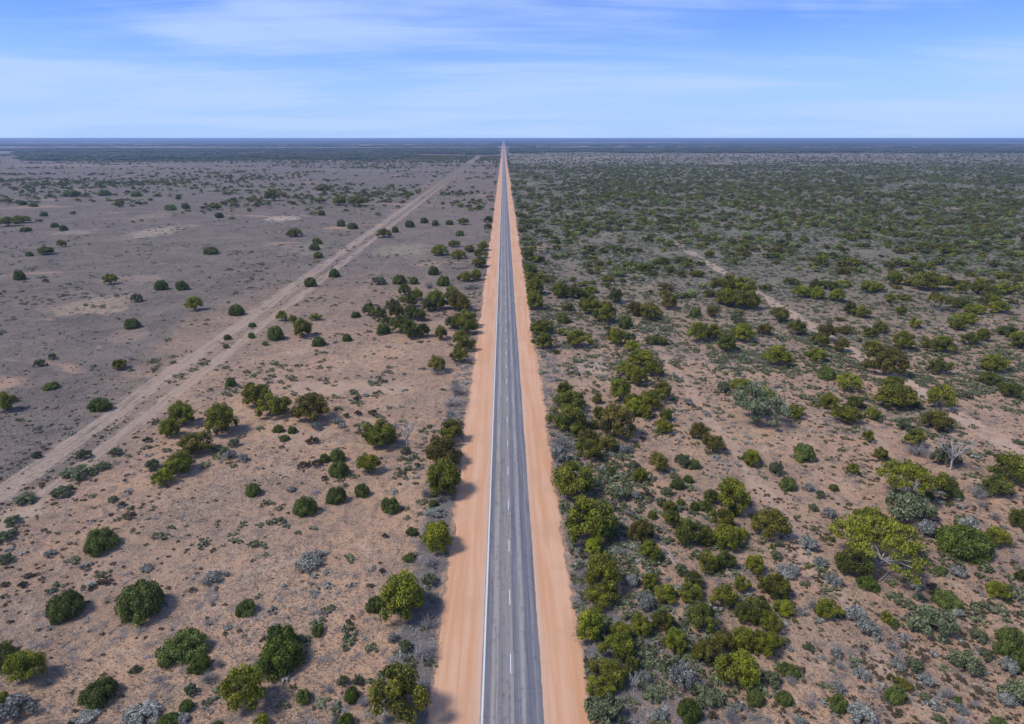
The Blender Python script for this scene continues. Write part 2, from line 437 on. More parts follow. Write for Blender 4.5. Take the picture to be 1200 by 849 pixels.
def make_bush(seed, mat, n=36, per=170, leaf=.052, asp=.75):
    rng = np.random.default_rng(seed)
    mb = MB()
    a3 = np.array([1, 1, 1 / asp])
    core(mb, (0, 0, .30), (.70, .70, .48), rng, .2)
    for c, pr, pv in puff_layout(rng, n, 'bush'):
        t = rng.uniform(.25, .75)
        core(mb, c, (pr * .72, pr * .72, pv * .72), rng, t * .7)
        leaves(mb, c, (pr, pr, pv), per, leaf, rng, t, asp=a3, low=-.5)
    fol = mb.mesh('foliage', mat)
    sb = MB()
    for s in range(5):
        az = s * 1.257 + rng.normal() * .3
        tube(sb, branch_pts((.06 * math.cos(az), .06 * math.sin(az), -.03), (.55 * math.cos(az), .55 * math.sin(az), .5), rng, .03, 4), np.linspace(.04, .012, 5), 4)
    return fol, sb.mesh('stem', DARK_STEM, True)


def make_shrub(seed, mat, n=26, per=55, leaf=.085, loose=.9, stem=True):
    """an open, tufted low shrub: sprigs of upright leaves with gaps between"""
    rng = np.random.default_rng(seed)
    mb = MB()
    lob = rng.uniform(0, 6.28)
    tips = []
    for i in range(n):
        r = math.sqrt((i + .5) / n) * .80
        az = i * 2.4 + rng.normal() * .4
        r *= 1 + .22 * math.sin(2 * az + lob) + rng.normal() * .08
        z = .62 * (1 - .55 * r * r) + rng.normal() * .09
        c = np.array([r * math.cos(az), r * math.sin(az), max(.12, z)])
        tips.append(c)
        t = rng.uniform(.2, .8)
        pr = rng.uniform(.14, .23)
        core(mb, c - np.array([0, 0, .06]), (pr * .6, pr * .6, .15), rng, t * .6)
        leaves(mb, c, (pr, pr, .2), per, leaf, rng, t, jitter=loose, aspect=1.9, low=-.6)
    fol = mb.mesh('foliage', mat)
    if not stem:
        return fol, None
    sb = MB()
    for c in tips[::2]:
        tube(sb, branch_pts((rng.normal() * .05, rng.normal() * .05, -.03), c, rng, .03, 3), np.linspace(.028, .01, 4), 4)
    return fol, sb.mesh('stem', DARK_STEM, True)


def make_twigs(seed, mat, n=60, spread=1.0):
    rng = np.random.default_rng(seed)
    mb = MB()
    for i in range(n):
        az = rng.uniform(0, 6.28)
        r = math.sqrt(rng.uniform(.02, 1)) * spread
        h = rng.uniform(.35, 1) * (1 - .45 * r * r)
        b0 = np.array([rng.normal() * .14, rng.normal() * .14, -.02])
        e = np.array([r * math.cos(az), r * math.sin(az), h])
        pts = branch_pts(b0, e, rng, .05, 4)
        tube(mb, pts, np.linspace(.022, .008, 5), 3, rng.uniform(.2, .9))
        for k in range(4):
            q = pts[int(rng.integers(2, 5))]
            tube(mb, [q, q + rng.normal(size=3) * np.array([.16, .16, .12]) + np.array([0, 0, .05])], [.010, .005], 3, rng.uniform(.3, 1))
    return mb.mesh('twigs', mat)


def make_bare(seed):
    """bleached dead mallee: trunk mesh + separate limb meshes"""
    rng = np.random.default_rng(seed)
    tr = MB()
    tube(tr, branch_pts((0, 0, -.03), (.05, .03, .34), rng, .015, 4), np.linspace(.05, .036, 5), 6)
    trunk = tr.mesh('trunk', WHITE_BARK, True)
    limbs = []
    for s in range(7):
        lb = MB()
        az = s * .9 + rng.normal() * .2
        r = rng.uniform(.5, .95)
        e = np.array([r * math.cos(az), r * math.sin(az), rng.uniform(.7, 1.0)])
        pts = branch_pts((.05, .03, .30), e, rng, .03, 6)
        tube(lb, pts, np.linspace(.032, .010, 7), 5)
        for k in range(7):
            q = pts[int(rng.integers(2, 7))]
            e2 = q + unit(rng.normal(size=3) + np.array([math.cos(az), math.sin(az), 1.0])) * rng.uniform(.14, .34)
            p2 = branch_pts(q, e2, rng, .02, 3)
            tube(lb, p2, np.linspace(.015, .006, 4), 4)
            for kk in range(3):
                tube(lb, [p2[2], p2[2] + rng.normal(size=3) * .09 + np.array([0, 0, .06])], [.007, .003], 3)
        limbs.append(lb.mesh('limb', WHITE_BARK, True))
    return trunk, limbs


# ------------------------------------------------------------------ kinds
VAR = {}
for k in 'TOYK':
    nv = {'T': 7, 'O': 4, 'Y': 5, 'K': 4}[k]
    VAR[k] = [make_mallee(100 + ord(k) * 10 + i, 'dome', n=(30, 38, 26, 34)[i % 4], mat=LM[k]) for i in range(nv)]
VAR['U'] = [make_mallee(7000 + i, 'umbrella', n=86, per=100, leaf=.026, mat=LM['U'], asp=.62, gap=.16) for i in range(2)]
VAR['V'] = [make_mallee(7100 + i, 'dome', n=30, per=60, leaf=.045, mat=LM['G'], gap=.3) for i in range(2)]
VAR['B'] = [make_bush(200 + i, LM['B']) for i in range(5)]
VAR['E'] = [make_bush(240 + i, LM['E']) for i in range(3)]
VAR['G'] = [make_shrub(300 + i, LM['G'], n=34, per=70, leaf=.07) for i in range(4)]
VAR['S'] = [make_shrub(340 + i, LM['S'], n=30, per=44, leaf=.075, loose=1.2) for i in range(4)]
VAR['R'] = [make_shrub(380 + i, LM['R'], n=20, per=44, leaf=.10) for i in range(3)]
VAR['D'] = [(make_twigs(400 + i, LM['D'], n=95), None) for i in range(4)]

KIND = {
    'T': ('mallee_tree', 'olive mallee', 'tree'), 'O': ('mallee_tree', 'brown-tinged mallee', 'tree'),
    'Y': ('mallee_tree', 'bright yellowish mallee', 'tree'), 'K': ('mallee_tree', 'dark green mallee', 'tree'),
    'U': ('mallee_tree', 'wide umbrella-shaped mallee', 'tree'),
    'V': ('mallee_tree', 'wispy grey-green mallee', 'tree'),
    'B': ('round_bush', 'dark green round bush', 'bush'), 'E': ('round_bush', 'fresh green bush', 'bush'),
    'G': ('grey_green_shrub', 'dull grey-green shrub', 'shrub'), 'S': ('saltbush', 'silvery saltbush', 'shrub'),
    'D': ('dead_bush', 'leafless grey bush', 'dead bush'), 'R': ('rusty_bush', 'rusty brown bush', 'bush'),
    'W': ('bare_tree', 'bleached leafless mallee', 'tree'),
}
GROUP = {'mallee_tree': 'mallee trees of the roadside scrub', 'round_bush': 'round green bushes on the plain', 'grey_green_shrub': 'grey-green shrubs of the scrub',
         'saltbush': 'silvery saltbushes of the scrub', 'dead_bush': 'dead grey bushes', 'rusty_bush': 'rusty low bushes', 'bare_tree': 'dead bare mallees'}
HRANGE = {'T': (.46, .92), 'O': (.44, .9), 'Y': (.46, .95), 'K': (.46, .92), 'U': (.42, .62), 'V': (.5, 1.0), 'B': (.42, .78), 'E': (.42, .8), 'G': (.35, .75),
          'S': (.28, .75), 'D': (.25, .8), 'R': (.3, .7), 'W': (.7, 1.2)}


def link(o, parent=None):
    col.objects.link(o)
    if parent is not None:
        o.parent = parent
    return o


rnd = random.Random(11)
PLACED = []


def place(kind, x, y, rad, height, label, group=None, seed=None):
    nm, _, cat = KIND[kind]
    rz = rnd.uniform(0, 6.283)
    root = bpy.data.objects.new(nm, None)
    root.empty_display_size = .3
    link(root)
    root.location = (x, y, 0)
    root.rotation_euler = (0, 0, rz)
    root.scale = (rad * rnd.uniform(.94, 1.06), rad * rnd.uniform(.9, 1.1), height)
    root['label'], root['category'], root['group'] = label, cat, group or GROUP[nm]
    if kind == 'W':
        tr, limbs = make_bare(int(x * 10) & 1023)
        link(bpy.data.objects.new('trunk', tr), root)
        for l in limbs:
            link(bpy.data.objects.new('limb', l), root)
        return root
    a, b = rnd.choice(VAR[kind])
    if kind == 'U':
        a, b = VAR['U'][0 if rad > 6.5 else 1]
    tree = kind in 'TOYKUV'
    link(bpy.data.objects.new('crown' if tree else ('twigs' if kind == 'D' else 'foliage'), a), root)
    if b is not None:
        link(bpy.data.objects.new('trunk' if tree else 'stem', b), root)
    return root


def fit(kind, cx, yt, yb, w):
    """ground centre, radius and height of a plant whose outline spans yt..yb (rows) and w (columns) in the photograph"""
    tree = kind in 'TOYKUVW'
    x, y = ground(cx, yb)
    r = w / 2 * ((y * FW[1] + x * FW[0] + HCAM * math.sin(PITCH)) / FPX)
    back = .45 if tree else .8
    for _ in range(3):
        gx, gy = ground(cx, yb)
        gy2 = gy + r * back
        gx2 = gx * gy2 / gy
        depth = np.array([gx2, gy2, -HCAM]) @ FW
        r = w / 2 * depth / FPX
    lo, hi = HRANGE[kind]
    best, bh = 1e9, r
    for i in range(40):
        h = 2 * r * (lo + (hi - lo) * i / 39)
        ys = []
        for t in np.linspace(0, math.pi / 2, 7):
            if tree:
                ys.append(project(gx2, gy2 + r * .85 * math.cos(t), h * (.62 + .36 * math.sin(t)))[1])
            else:
                ys.append(project(gx2, gy2 + r * math.cos(t), h * math.sin(t))[1])
        e = abs(min(ys) - yt)
        if e < best:
            best, bh = e, h
    return gx2, gy2, r, bh


ORD = ['', 'second', 'third', 'fourth', 'fifth', 'sixth', 'seventh', 'eighth', 'ninth', 'tenth', 'eleventh', 'twelfth', 'thirteenth', 'fourteenth', 'fifteenth',
       'sixteenth', 'seventeenth', 'eighteenth', 'nineteenth', 'twentieth'] + ['twenty-' + s_ for s_ in 'first second third fourth fifth'.split()]
clusters, cur = [], None
for line in PLANTS.strip().splitlines():
    if line.startswith('>'):
        order, phrase = [s.strip() for s in line[1:].split('|')]
        cur = (order, phrase, [])
        clusters.append(cur)
        continue
    for it in line.split(';'):
        p = it.split()
        if p:
            cur[2].append((p[0], *[float(q) for q in p[1:]]))
n_mallee = 0
for order, phrase, items in clusters:
    by = {}
    for it in items:
        by.setdefault(it[0], []).append(it)
    for kind, its in by.items():
        its.sort(key=(lambda i: -i[3]) if order == 'F' else (lambda i: i[1]))
        for n, it in enumerate(its):
            name = KIND[kind][1]
            if len(its) == 1:
                lab = f'{name} {phrase}'
            else:
                lead = ('nearest' if order == 'F' else 'leftmost') if n == 0 else (f'{ORD[n]} nearest' if order == 'F' else f'{ORD[n]} from left')
                if order == 'L' and n == len(its) - 1:
                    lead = 'rightmost'
                if order == 'F' and n == len(its) - 1:
                    lead = 'farthest'
                lab = f'{lead} {name} {phrase}' if 'from' not in lead else f'{name}, {lead} {phrase}'
            if kind == 'U' and len(its) > 1:
                lab = f'wide umbrella-shaped mallee near the right edge, {"large and nearest the viewer" if n == 0 else "standing behind the larger one"}'
            x, y, r, h = fit(kind, *it[1:])
            place(kind, x, y, r, h, lab)
            PLACED.append((x, y, r, kind))
            n_mallee += KIND[kind][0] == 'mallee_tree'

# ------------------------------------------------------------------ road, shoulders and track positions
LINE_X = ground(564.7, 848)[0]
SEAL_L = LINE_X - .28
SEAL_R = ground(638.2, 848)[0]
DASH_X = ground(598.3, 775)[0]
SH_L, SH_R = ground(500, 848)[0], ground(694, 848)[0]
TRACK_A = (-96.0, -90.4)
TRACK_B = (-86.6, -82.8)
FAR = 42000.0


def tag(o, kind=None, label=None, cat=None):
    if kind:
        o['kind'] = kind
    if label:
        o['label'], o['category'] = label, cat
    return o


SCALDS = [((112, 357, 90, 26), (.60, .42, .26), .75), ((150, 392, 40, 26), (.44, .30, .21), .7), ((182, 272, 52, 16), (.60, .47, .33), .75), ((150, 327, 90, 10), (.42, .30, .22), .7),
          ((335, 256, 44, 7), (.72, .58, .44), .9), ((360, 291, 60, 16), (.42, .38, .22), .5), ((470, 293, 70, 14), (.46, .42, .25), .6), ((175, 254, 44, 10), (.40, .33, .20), .6),
          ((90, 272, 50, 6), (.52, .41, .30), .6), ((345, 512, 110, 22), (.52, .35, .24), .6), ((395, 455, 160, 18), (.52, .37, .26), .6), ((520, 395, 60, 16), (.50, .32, .21), .7),
          ((20, 605, 60, 26), (.62, .45, .31), .6), ((990, 515, 60, 12), (.50, .29, .19), .8), ((910, 575, 110, 22), (.50, .32, .22), .7), ((960, 760, 150, 90), (.46, .30, .20), .6), ((930, 640, 50, 90), (.56, .40, .29), .6),
          ((1060, 450, 70, 24), (.56, .40, .29), .7), ((850, 425, 120, 12), (.50, .34, .25), .6), ((690, 430, 50, 20), (.55, .42, .33), .6), ((880, 180, 420, 6), (.36, .30, .25), .7), ((130, 176, 240, 6), (.33, .27, .245), .6)]

# ---- ground colours as a node group of the place's own coordinates
def soil_group():
    g = bpy.data.node_groups.new('soil', 'ShaderNodeTree')
    g.interface.new_socket('Color', in_out='OUTPUT', socket_type='NodeSocketColor')
    g.interface.new_socket('Height', in_out='OUTPUT', socket_type='NodeSocketFloat')
    nt = g
    go = N(nt, 'NodeGroupOutput')
    P = N(nt, 'ShaderNodeNewGeometry').outputs['Position']
    sep = N(nt, 'ShaderNodeSeparateXYZ')
    nt.links.new(P, sep.inputs[0])
    X, Y = sep.outputs[0], sep.outputs[1]
    n_big = noise(nt, P, .012, 5)
    n_mid = noise(nt, P, .07, 5, .6)
    n_dry = noise(nt, scaled(nt, P, (1, 1, 1)), .16, 6, .65, .6)
    n_fine = noise(nt, P, 1.1, 5, .7)
    n_grain = noise(nt, P, 4.5, 3, .7)
    n_clod = noise(nt, scaled(nt, P, (1, .8, 1)), .55, 4, .6, .4)
    n_far = noise(nt, scaled(nt, P, (.35, 1, 1)), .0035, 5, .6)
    pink = mixc(nt, ramp(nt, n_mid, .36, .66), (.500, .300, .176), (.345, .215, .136))
    pink = mixc(nt, ramp(nt, n_dry, .52, .72), pink, (.50, .345, .235))
    grey = mixc(nt, ramp(nt, math_(nt, 'MULTIPLY_ADD', n_mid, .55, math_(nt, 'MULTIPLY', noise(nt, P, .30, 4, .65), .45)), .42, .58), (.165, .136, .112), (.088, .077, .070))
    grey = mixc(nt, math_(nt, 'MULTIPLY', ramp(nt, n_dry, .56, .75), .55), grey, (.33, .245, .185))
    # dry herb cover: left plain beyond the track and everything far away
    wob = math_(nt, 'MULTIPLY_ADD', n_big, 130.0, -65.0)
    left = ramp(nt, math_(nt, 'ADD', X, wob), -78, -112)
    far = ramp(nt, math_(nt, 'ADD', Y, math_(nt, 'MULTIPLY', wob, 1.6)), 125, 330)
    cover = math_(nt, 'MAXIMUM', left, math_(nt, 'MULTIPLY', far, .93))
    near_mix = math_(nt, 'MULTIPLY', ramp(nt, n_big, .42, .60), math_(nt, 'MULTIPLY_ADD', ramp(nt, X, -15, -70), .30, .18))
    cover = math_(nt, 'MAXIMUM', cover, near_mix)
    litter = math_(nt, 'MULTIPLY', ramp(nt, n_clod, .46, .64), .60)
    cover = math_(nt, 'MULTIPLY_ADD', math_(nt, 'SUBTRACT', 1.0, cover), litter, cover)
    c = mixc(nt, cover, pink, grey)
    # bare orange scalds
    scald = math_(nt, 'MULTIPLY', ramp(nt, noise(nt, scaled(nt, P, (.6, 1, 1)), .021, 4, .6, .5), .615, .69), .7)
    c = mixc(nt, scald, c, (.47, .285, .185))
    # far plains: pale and dark country in broad belts
    belt = math_(nt, 'MULTIPLY', ramp(nt, n_far, .50, .64), ramp(nt, Y, 900, 2200))
    c = mixc(nt, math_(nt, 'MULTIPLY', belt, .75), c, (.38, .30, .25))
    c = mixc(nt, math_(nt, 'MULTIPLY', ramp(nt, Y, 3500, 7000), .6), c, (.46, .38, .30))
    mot = noise(nt, P, .42, 4, .6)
    mz = math_(nt, 'MULTIPLY', ramp(nt, X, 14, 40), ramp(nt, math_(nt, 'ADD', Y, math_(nt, 'MULTIPLY', wob, 1.2)), 90, 320))
    c = mixc(nt, math_(nt, 'MULTIPLY', math_(nt, 'MULTIPLY', ramp(nt, mot, .44, .60), mz), .85), c, (.150, .172, .092))
    # fine speckle of litter, clods and stubble
    c = mixc(nt, math_(nt, 'MULTIPLY', ramp(nt, n_fine, .50, .68), .62), c, (.130, .100, .083))
    c = mixc(nt, math_(nt, 'MULTIPLY', ramp(nt, n_grain, .50, .68), .60), c, (.74, .56, .42))
    c = mixc(nt, math_(nt, 'MULTIPLY', ramp(nt, n_grain, .46, .30), .55), c, (.085, .066, .055))
    straw = noise(nt, scaled(nt, P, (1, 1, 1)), 2.1, 4, .75, 1.5)
    stz = ramp(nt, noise(nt, P, .035, 3), .46, .60)
    c = mixc(nt, math_(nt, 'MULTIPLY', math_(nt, 'MULTIPLY', ramp(nt, straw, .53, .64), stz), .55), c, (.62, .50, .36))
    c = mixc(nt, math_(nt, 'MULTIPLY', math_(nt, 'MULTIPLY', ramp(nt, straw, .47, .36), stz), .55), c, (.12, .10, .082))
    # named bare scalds on the left plain
    def patch(cx_, cy_, w_, h_):
        (xa, ya), (xb, yb) = ground(cx_, cy_ + h_ / 2), ground(cx_, cy_ - h_ / 2)
        gx, gy = ground(cx_, cy_)
        rx = abs(ground(cx_ + w_ / 2, cy_)[0] - gx)
        ry = (yb - ya) / 2
        u = math_(nt, 'DIVIDE', math_(nt, 'SUBTRACT', math_(nt, 'ADD', X, math_(nt, 'MULTIPLY_ADD', n_mid, rx * 3.2, -rx * 1.6)), gx), rx)
        v_ = math_(nt, 'DIVIDE', math_(nt, 'SUBTRACT', math_(nt, 'ADD', Y, math_(nt, 'MULTIPLY_ADD', n_dry, ry * 3.6, -ry * 1.8)), gy), ry)
        q = math_(nt, 'ADD', math_(nt, 'MULTIPLY', u, u), math_(nt, 'MULTIPLY', v_, v_))
        return math_(nt, 'MULTIPLY', ramp(nt, q, 1.25, .35), ramp(nt, math_(nt, 'MULTIPLY_ADD', n_clod, .5, math_(nt, 'MULTIPLY', n_fine, .5)), .40, .56, .25, 1.0))
    for (cx_, cy_, w_, h_), colr, a_ in SCALDS:
        c = mixc(nt, math_(nt, 'MULTIPLY', patch(cx_, cy_, w_, h_), a_ * (.6 if cy_ < 400 else .9)), c, colr)
    # old track: two pale wheel bands, stony, with scrub between
    def band(a, b, soft):
        e = math_(nt, 'MULTIPLY_ADD', n_dry, 5.0, -2.5)
        xx = math_(nt, 'ADD', X, e)
        return math_(nt, 'MULTIPLY', ramp(nt, xx, a - soft, a + soft), ramp(nt, xx, b + soft, b - soft))
    streak = noise(nt, scaled(nt, P, (1.0, .045, 1)), 1.1, 5, .72, .4)
    ruts = band(TRACK_A[0] - 1.5, TRACK_B[1] + 1.2, 1.0)
    tr = math_(nt, 'MAXIMUM', band(*TRACK_A, .9), band(*TRACK_B, .9))
    key = math_(nt, 'ADD', math_(nt, 'MULTIPLY_ADD', tr, .16, streak), math_(nt, 'MULTIPLY_ADD', n_mid, .3, -.15))
    tr = math_(nt, 'MULTIPLY', ruts, math_(nt, 'MULTIPLY', ramp(nt, key, .54, .68), ramp(nt, n_fine, .36, .56, .45, 1.0)))
    tr2 = math_(nt, 'MULTIPLY', ruts, math_(nt, 'MULTIPLY', ramp(nt, n_dry, .38, .62), .22))
    for xa_, xb_, am_ in ((104.6, 109.8, .62), (46.8, 49.6, .32), (-63.0, -60.6, .12)):
        lane = math_(nt, 'MULTIPLY', band(xa_, xb_, .8), math_(nt, 'MULTIPLY', ramp(nt, n_mid, .32, .54, .25, 1.0), ramp(nt, Y, 480, 300)))
        c = mixc(nt, math_(nt, 'MULTIPLY', lane, am_), c, (.56, .40, .29))
    fade = ramp(nt, Y, 1300, 420, .12, 1.0)
    tr2 = math_(nt, 'MULTIPLY', tr2, fade)
    tr = math_(nt, 'MULTIPLY', tr, fade)
    c = mixc(nt, tr2, c, (.34, .255, .195))
    c = mixc(nt, math_(nt, 'MULTIPLY', tr, .78), c, (.46, .34, .25))
    nt.links.new(c, go.inputs[0])
    hgt = math_(nt, 'ADD', math_(nt, 'MULTIPLY', n_fine, .7), math_(nt, 'ADD', math_(nt, 'MULTIPLY', n_grain, .25), math_(nt, 'MULTIPLY', n_clod, .8)))
    nt.links.new(hgt, go.inputs[1])
    return g


SOIL = soil_group()


def soil_mat(name):
    m, nt, out = new_mat(name)
    s = N(nt, 'ShaderNodeGroup')
    s.node_tree = SOIL
    d = N(nt, 'ShaderNodeBsdfPrincipled')
    d.inputs['Roughness'].default_value = 1.0
    d.inputs['Specular IOR Level'].default_value = .1
    bp = N(nt, 'ShaderNodeBump')
    bp.inputs['Strength'].default_value = .9
    bp.inputs['Distance'].default_value = .45
    nt.links.new(s.outputs[0], d.inputs['Base Color'])
    nt.links.new(s.outputs[1], bp.inputs['Height'])
    nt.links.new(bp.outputs[0], d.inputs['Normal'])
    nt.links.new(d.outputs[0], out.inputs[0])
    return m


def sheet(name, verts, faces, mat):
    me = bpy.data.meshes.new(name)
    me.from_pydata(verts, [], faces)
    me.materials.append(mat)
    return link(bpy.data.objects.new(name, me))


GM = soil_mat('ground soil')
tag(sheet('ground', [(-FAR, -300, 0), (FAR, -300, 0), (FAR, FAR, 0), (-FAR, FAR, 0)], [(0, 1, 2, 3)], GM), 'structure')


def strip(name, xl, xr, z, mat, ragged_l=0, ragged_r=0, seed=1, y0=-250, y1=FAR - 50, base=0.0):
    """a long strip along the road, finely cut near the camera where its edge is ragged"""
    ys = list(np.arange(y0, 40, 10.)) + list(np.arange(40, 260, .45)) + list(np.arange(260, 900, 2.5)) + list(np.geomspace(900, y1, 40))
    ya = np.array(ys)
    l = xl + ragged_l * ((vnoise(ya, ya * 0, 6, seed) - .5) * 1.6 + (vnoise(ya, ya * 0 + 9, 1.1, seed + 3) - .5) * 1.1 + (vnoise(ya, ya * 0 + 3, 28, seed + 7) - .5) * 1.4)
    r = xr + ragged_r * ((vnoise(ya, ya * 0 + 5, 6, seed + 1) - .5) * 1.6 + (vnoise(ya, ya * 0 + 2, 1.1, seed + 4) - .5) * 1.1 + (vnoise(ya, ya * 0 + 6, 28, seed + 8) - .5) * 1.4)
    v, f = [], []
    for i, yy in enumerate(ys):
        v += [(l[i], yy, base), (l[i] + .25, yy, z), (r[i] - .25, yy, z), (r[i], yy, base)]
        if i:
            a, b = (i - 1) * 4, i * 4
            f += [(a + k, a + k + 1, b + k + 1, b + k) for k in range(3)]
    return sheet(name, v, f, mat)


# ---- graded dirt shoulders
m, nt, out = new_mat('graded orange dirt')
P = N(nt, 'ShaderNodeNewGeometry').outputs['Position']
sep = N(nt, 'ShaderNodeSeparateXYZ')
nt.links.new(P, sep.inputs[0])
ax = math_(nt, 'ABSOLUTE', math_(nt, 'SUBTRACT', sep.outputs[0], (SEAL_L + SEAL_R) / 2))
st = noise(nt, scaled(nt, P, (.8, .03, 1)), 1.0, 5, .6, .3)
st2 = noise(nt, scaled(nt, P, (3.0, .16, 1)), 1.0, 5, .68, .5)
pt = noise(nt, P, .13, 5, .6)
c = mixc(nt, ramp(nt, st, .34, .66), (.60, .315, .170), (.67, .405, .255))
c = mixc(nt, math_(nt, 'MULTIPLY', ramp(nt, st2, .55, .75), .35), c, (.72, .50, .38))
c = mixc(nt, math_(nt, 'MULTIPLY', ramp(nt, pt, .48, .66), .55), c, (.56, .325, .19))
c = mixc(nt, math_(nt, 'MULTIPLY', ramp(nt, ax, 4.9, 3.7), .35), c, (.56, .44, .36))
c = mixc(nt, math_(nt, 'MULTIPLY', ramp(nt, math_(nt, 'ADD', ax, math_(nt, 'MULTIPLY', pt, 2.4)), 10.2, 11.4), .55), c, (.42, .26, .18))
gr = noise(nt, P, 3.0, 4, .7)
c = mixc(nt, math_(nt, 'MULTIPLY', ramp(nt, gr, .5, .8), .35), c, (.40, .25, .17))
d = N(nt, 'ShaderNodeBsdfPrincipled')
d.inputs['Roughness'].default_value = 1.0
d.inputs['Specular IOR Level'].default_value = .1
bp = N(nt, 'ShaderNodeBump')
bp.inputs['Strength'].default_value = .35
bp.inputs['Distance'].default_value = .10
nt.links.new(math_(nt, 'ADD', gr, math_(nt, 'MULTIPLY', st2, 1.2)), bp.inputs['Height'])
nt.links.new(bp.outputs[0], d.inputs['Normal'])
nt.links.new(c, d.inputs['Base Color'])
nt.links.new(d.outputs[0], out.inputs[0])
tag(strip('road_shoulder', SH_L, SH_R, .035, m, 1.0, 1.0, 5), 'structure')

# ---- sealed road
m, nt, out = new_mat('worn asphalt')
P = N(nt, 'ShaderNodeNewGeometry').outputs['Position']
sep = N(nt, 'ShaderNodeSeparateXYZ')
nt.links.new(P, sep.inputs[0])
wx = math_(nt, 'MULTIPLY_ADD', noise(nt, scaled(nt, P, (.0, .12, 1)), 1.0, 3), .24, math_(nt, 'SUBTRACT', sep.outputs[0], SEAL_L + .12))
W = SEAL_R - SEAL_L
rp = N(nt, 'ShaderNodeValToRGB')
stops = [(0, (.24, .20, .17)), (.045, (.20, .18, .165)), (.075, (.108, .108, .128)), (.15, (.115, .113, .135)), (.185, (.205, .196, .185)), (.26, (.215, .206, .192)), (.30, (.135, .132, .142)),
         (.40, (.165, .158, .160)), (.53, (.19, .182, .178)), (.555, (.100, .102, .126)), (.64, (.125, .124, .145)), (.69, (.21, .203, .205)), (.735, (.195, .19, .196)), (.775, (.092, .096, .122)),
         (.86, (.105, .110, .135)), (.90, (.145, .148, .165)), (.96, (.10, .104, .128)), (1, (.17, .14, .13))]
rp.color_ramp.elements.remove(rp.color_ramp.elements[1])
for i, (p_, c_) in enumerate(stops):
    e = rp.color_ramp.elements[0] if i == 0 else rp.color_ramp.elements.new(p_)
    e.position, e.color = p_, (*c_, 1)
nt.links.new(math_(nt, 'MULTIPLY', wx, 1 / W), rp.inputs[0])
c = mixc(nt, 1.0, rp.outputs[0], (1.62, 1.51, 1.37), 'MULTIPLY')
s1 = noise(nt, scaled(nt, P, (3.5, .06, 1)), 1.0, 5, .65)
s2 = noise(nt, scaled(nt, P, (1, .5, 1)), 1.6, 4, .65)
c = mixc(nt, math_(nt, 'MULTIPLY', ramp(nt, s1, .48, .66), .50), c, (.085, .087, .100))
c = mixc(nt, math_(nt, 'MULTIPLY', ramp(nt, s1, .46, .30), .45), c, (.30, .28, .262))
c = mixc(nt, math_(nt, 'MULTIPLY', ramp(nt, s2, .52, .68), .40), c, (.095, .095, .108))
s3 = noise(nt, scaled(nt, P, (1.2, .35, 1)), .8, 5, .7)
c = mixc(nt, math_(nt, 'MULTIPLY', ramp(nt, s3, .60, .68), .45), c, (.075, .074, .082))
s4 = noise(nt, scaled(nt, P, (.9, .05, 1)), .9, 4, .6)
c = mixc(nt, math_(nt, 'MULTIPLY', ramp(nt, s4, .56, .70), .35), c, (.36, .31, .27))
sx = noise(nt, scaled(nt, P, (.22, 3.0, 1)), 1.2, 3, .6)
c = mixc(nt, math_(nt, 'MULTIPLY', ramp(nt, sx, .64, .70), .35), c, (.07, .07, .078))
d = N(nt, 'ShaderNodeBsdfPrincipled')
d.inputs['Roughness'].default_value = .85
d.inputs['Specular IOR Level'].default_value = .3
nt.links.new(c, d.inputs['Base Color'])
nt.links.new(d.outputs[0], out.inputs[0])
tag(strip('road', SEAL_L, SEAL_R, .075, m, .10, .16, 9, base=.03), 'structure')

# ---- painted markings
m, nt, out = new_mat('road paint')
P = N(nt, 'ShaderNodeNewGeometry').outputs['Position']
wr = noise(nt, scaled(nt, P, (6, 1.2, 1)), 2.0, 4, .7)
d = N(nt, 'ShaderNodeBsdfPrincipled')
nt.links.new(mixc(nt, ramp(nt, wr, .48, .75), (.70, .70, .68), (.38, .37, .36)), d.inputs['Base Color'])
d.inputs['Roughness'].default_value = .7
nt.links.new(d.outputs[0], out.inputs[0])
PAINT = m
v, f = [], []
ys = list(np.arange(-200, 400, 20.)) + list(np.geomspace(400, FAR - 80, 30))
for i, yy in enumerate(ys):
    v += [(LINE_X - .11, yy, .080), (LINE_X + .11, yy, .080)]
    if i:
        f.append((2 * i - 2, 2 * i - 1, 2 * i + 1, 2 * i))
tag(sheet('edge_line', v, f, PAINT), 'structure')
y_d = ground(598, 790)[1]
v, f = [], []
yy = y_d - 12 * 14
while yy < 2600:
    n = len(v)
    v += [(DASH_X - .06, yy, .080), (DASH_X + .06, yy, .080), (DASH_X + .06, yy + 3.1, .080), (DASH_X - .06, yy + 3.1, .080)]
    f.append((n, n + 1, n + 2, n + 3))
    yy += 12
tag(sheet('centre_line_marking', v, f, PAINT), 'structure')

# ------------------------------------------------------------------ scattered cover (nobody could count it)
rng = np.random.default_rng(5)
hand = np.array([(p[0], p[1], p[2]) for p in PLACED])


def off_road(x, pad=0.0):
    return (x < SH_L - pad) | (x > SH_R + pad)


def clear_of_plants(x, y, k=.75):
    ok = np.ones(len(x), bool)
    for hx, hy, hr in hand:
        ok &= (x - hx) ** 2 + (y - hy) ** 2 > (hr * k) ** 2
    return ok


def off_lane(x, y):
    return ~(((x > 104.4) & (x < 110.0) | (x > 46.6) & (x < 49.8)) & (y < 330) & (rng.random(len(x)) < np.where(x > 90, .8, .35))) & ~(((x > TRACK_A[0]) & (x < TRACK_A[1]) | (x > TRACK_B[0]) & (x < TRACK_B[1])) & (rng.random(len(x)) < .9))


def in_view(x, y, mx=40, top=0):
    px, py = proj_arr(x, y)
    return (px > -mx) & (px < IW + mx) & (py < IH + 90)


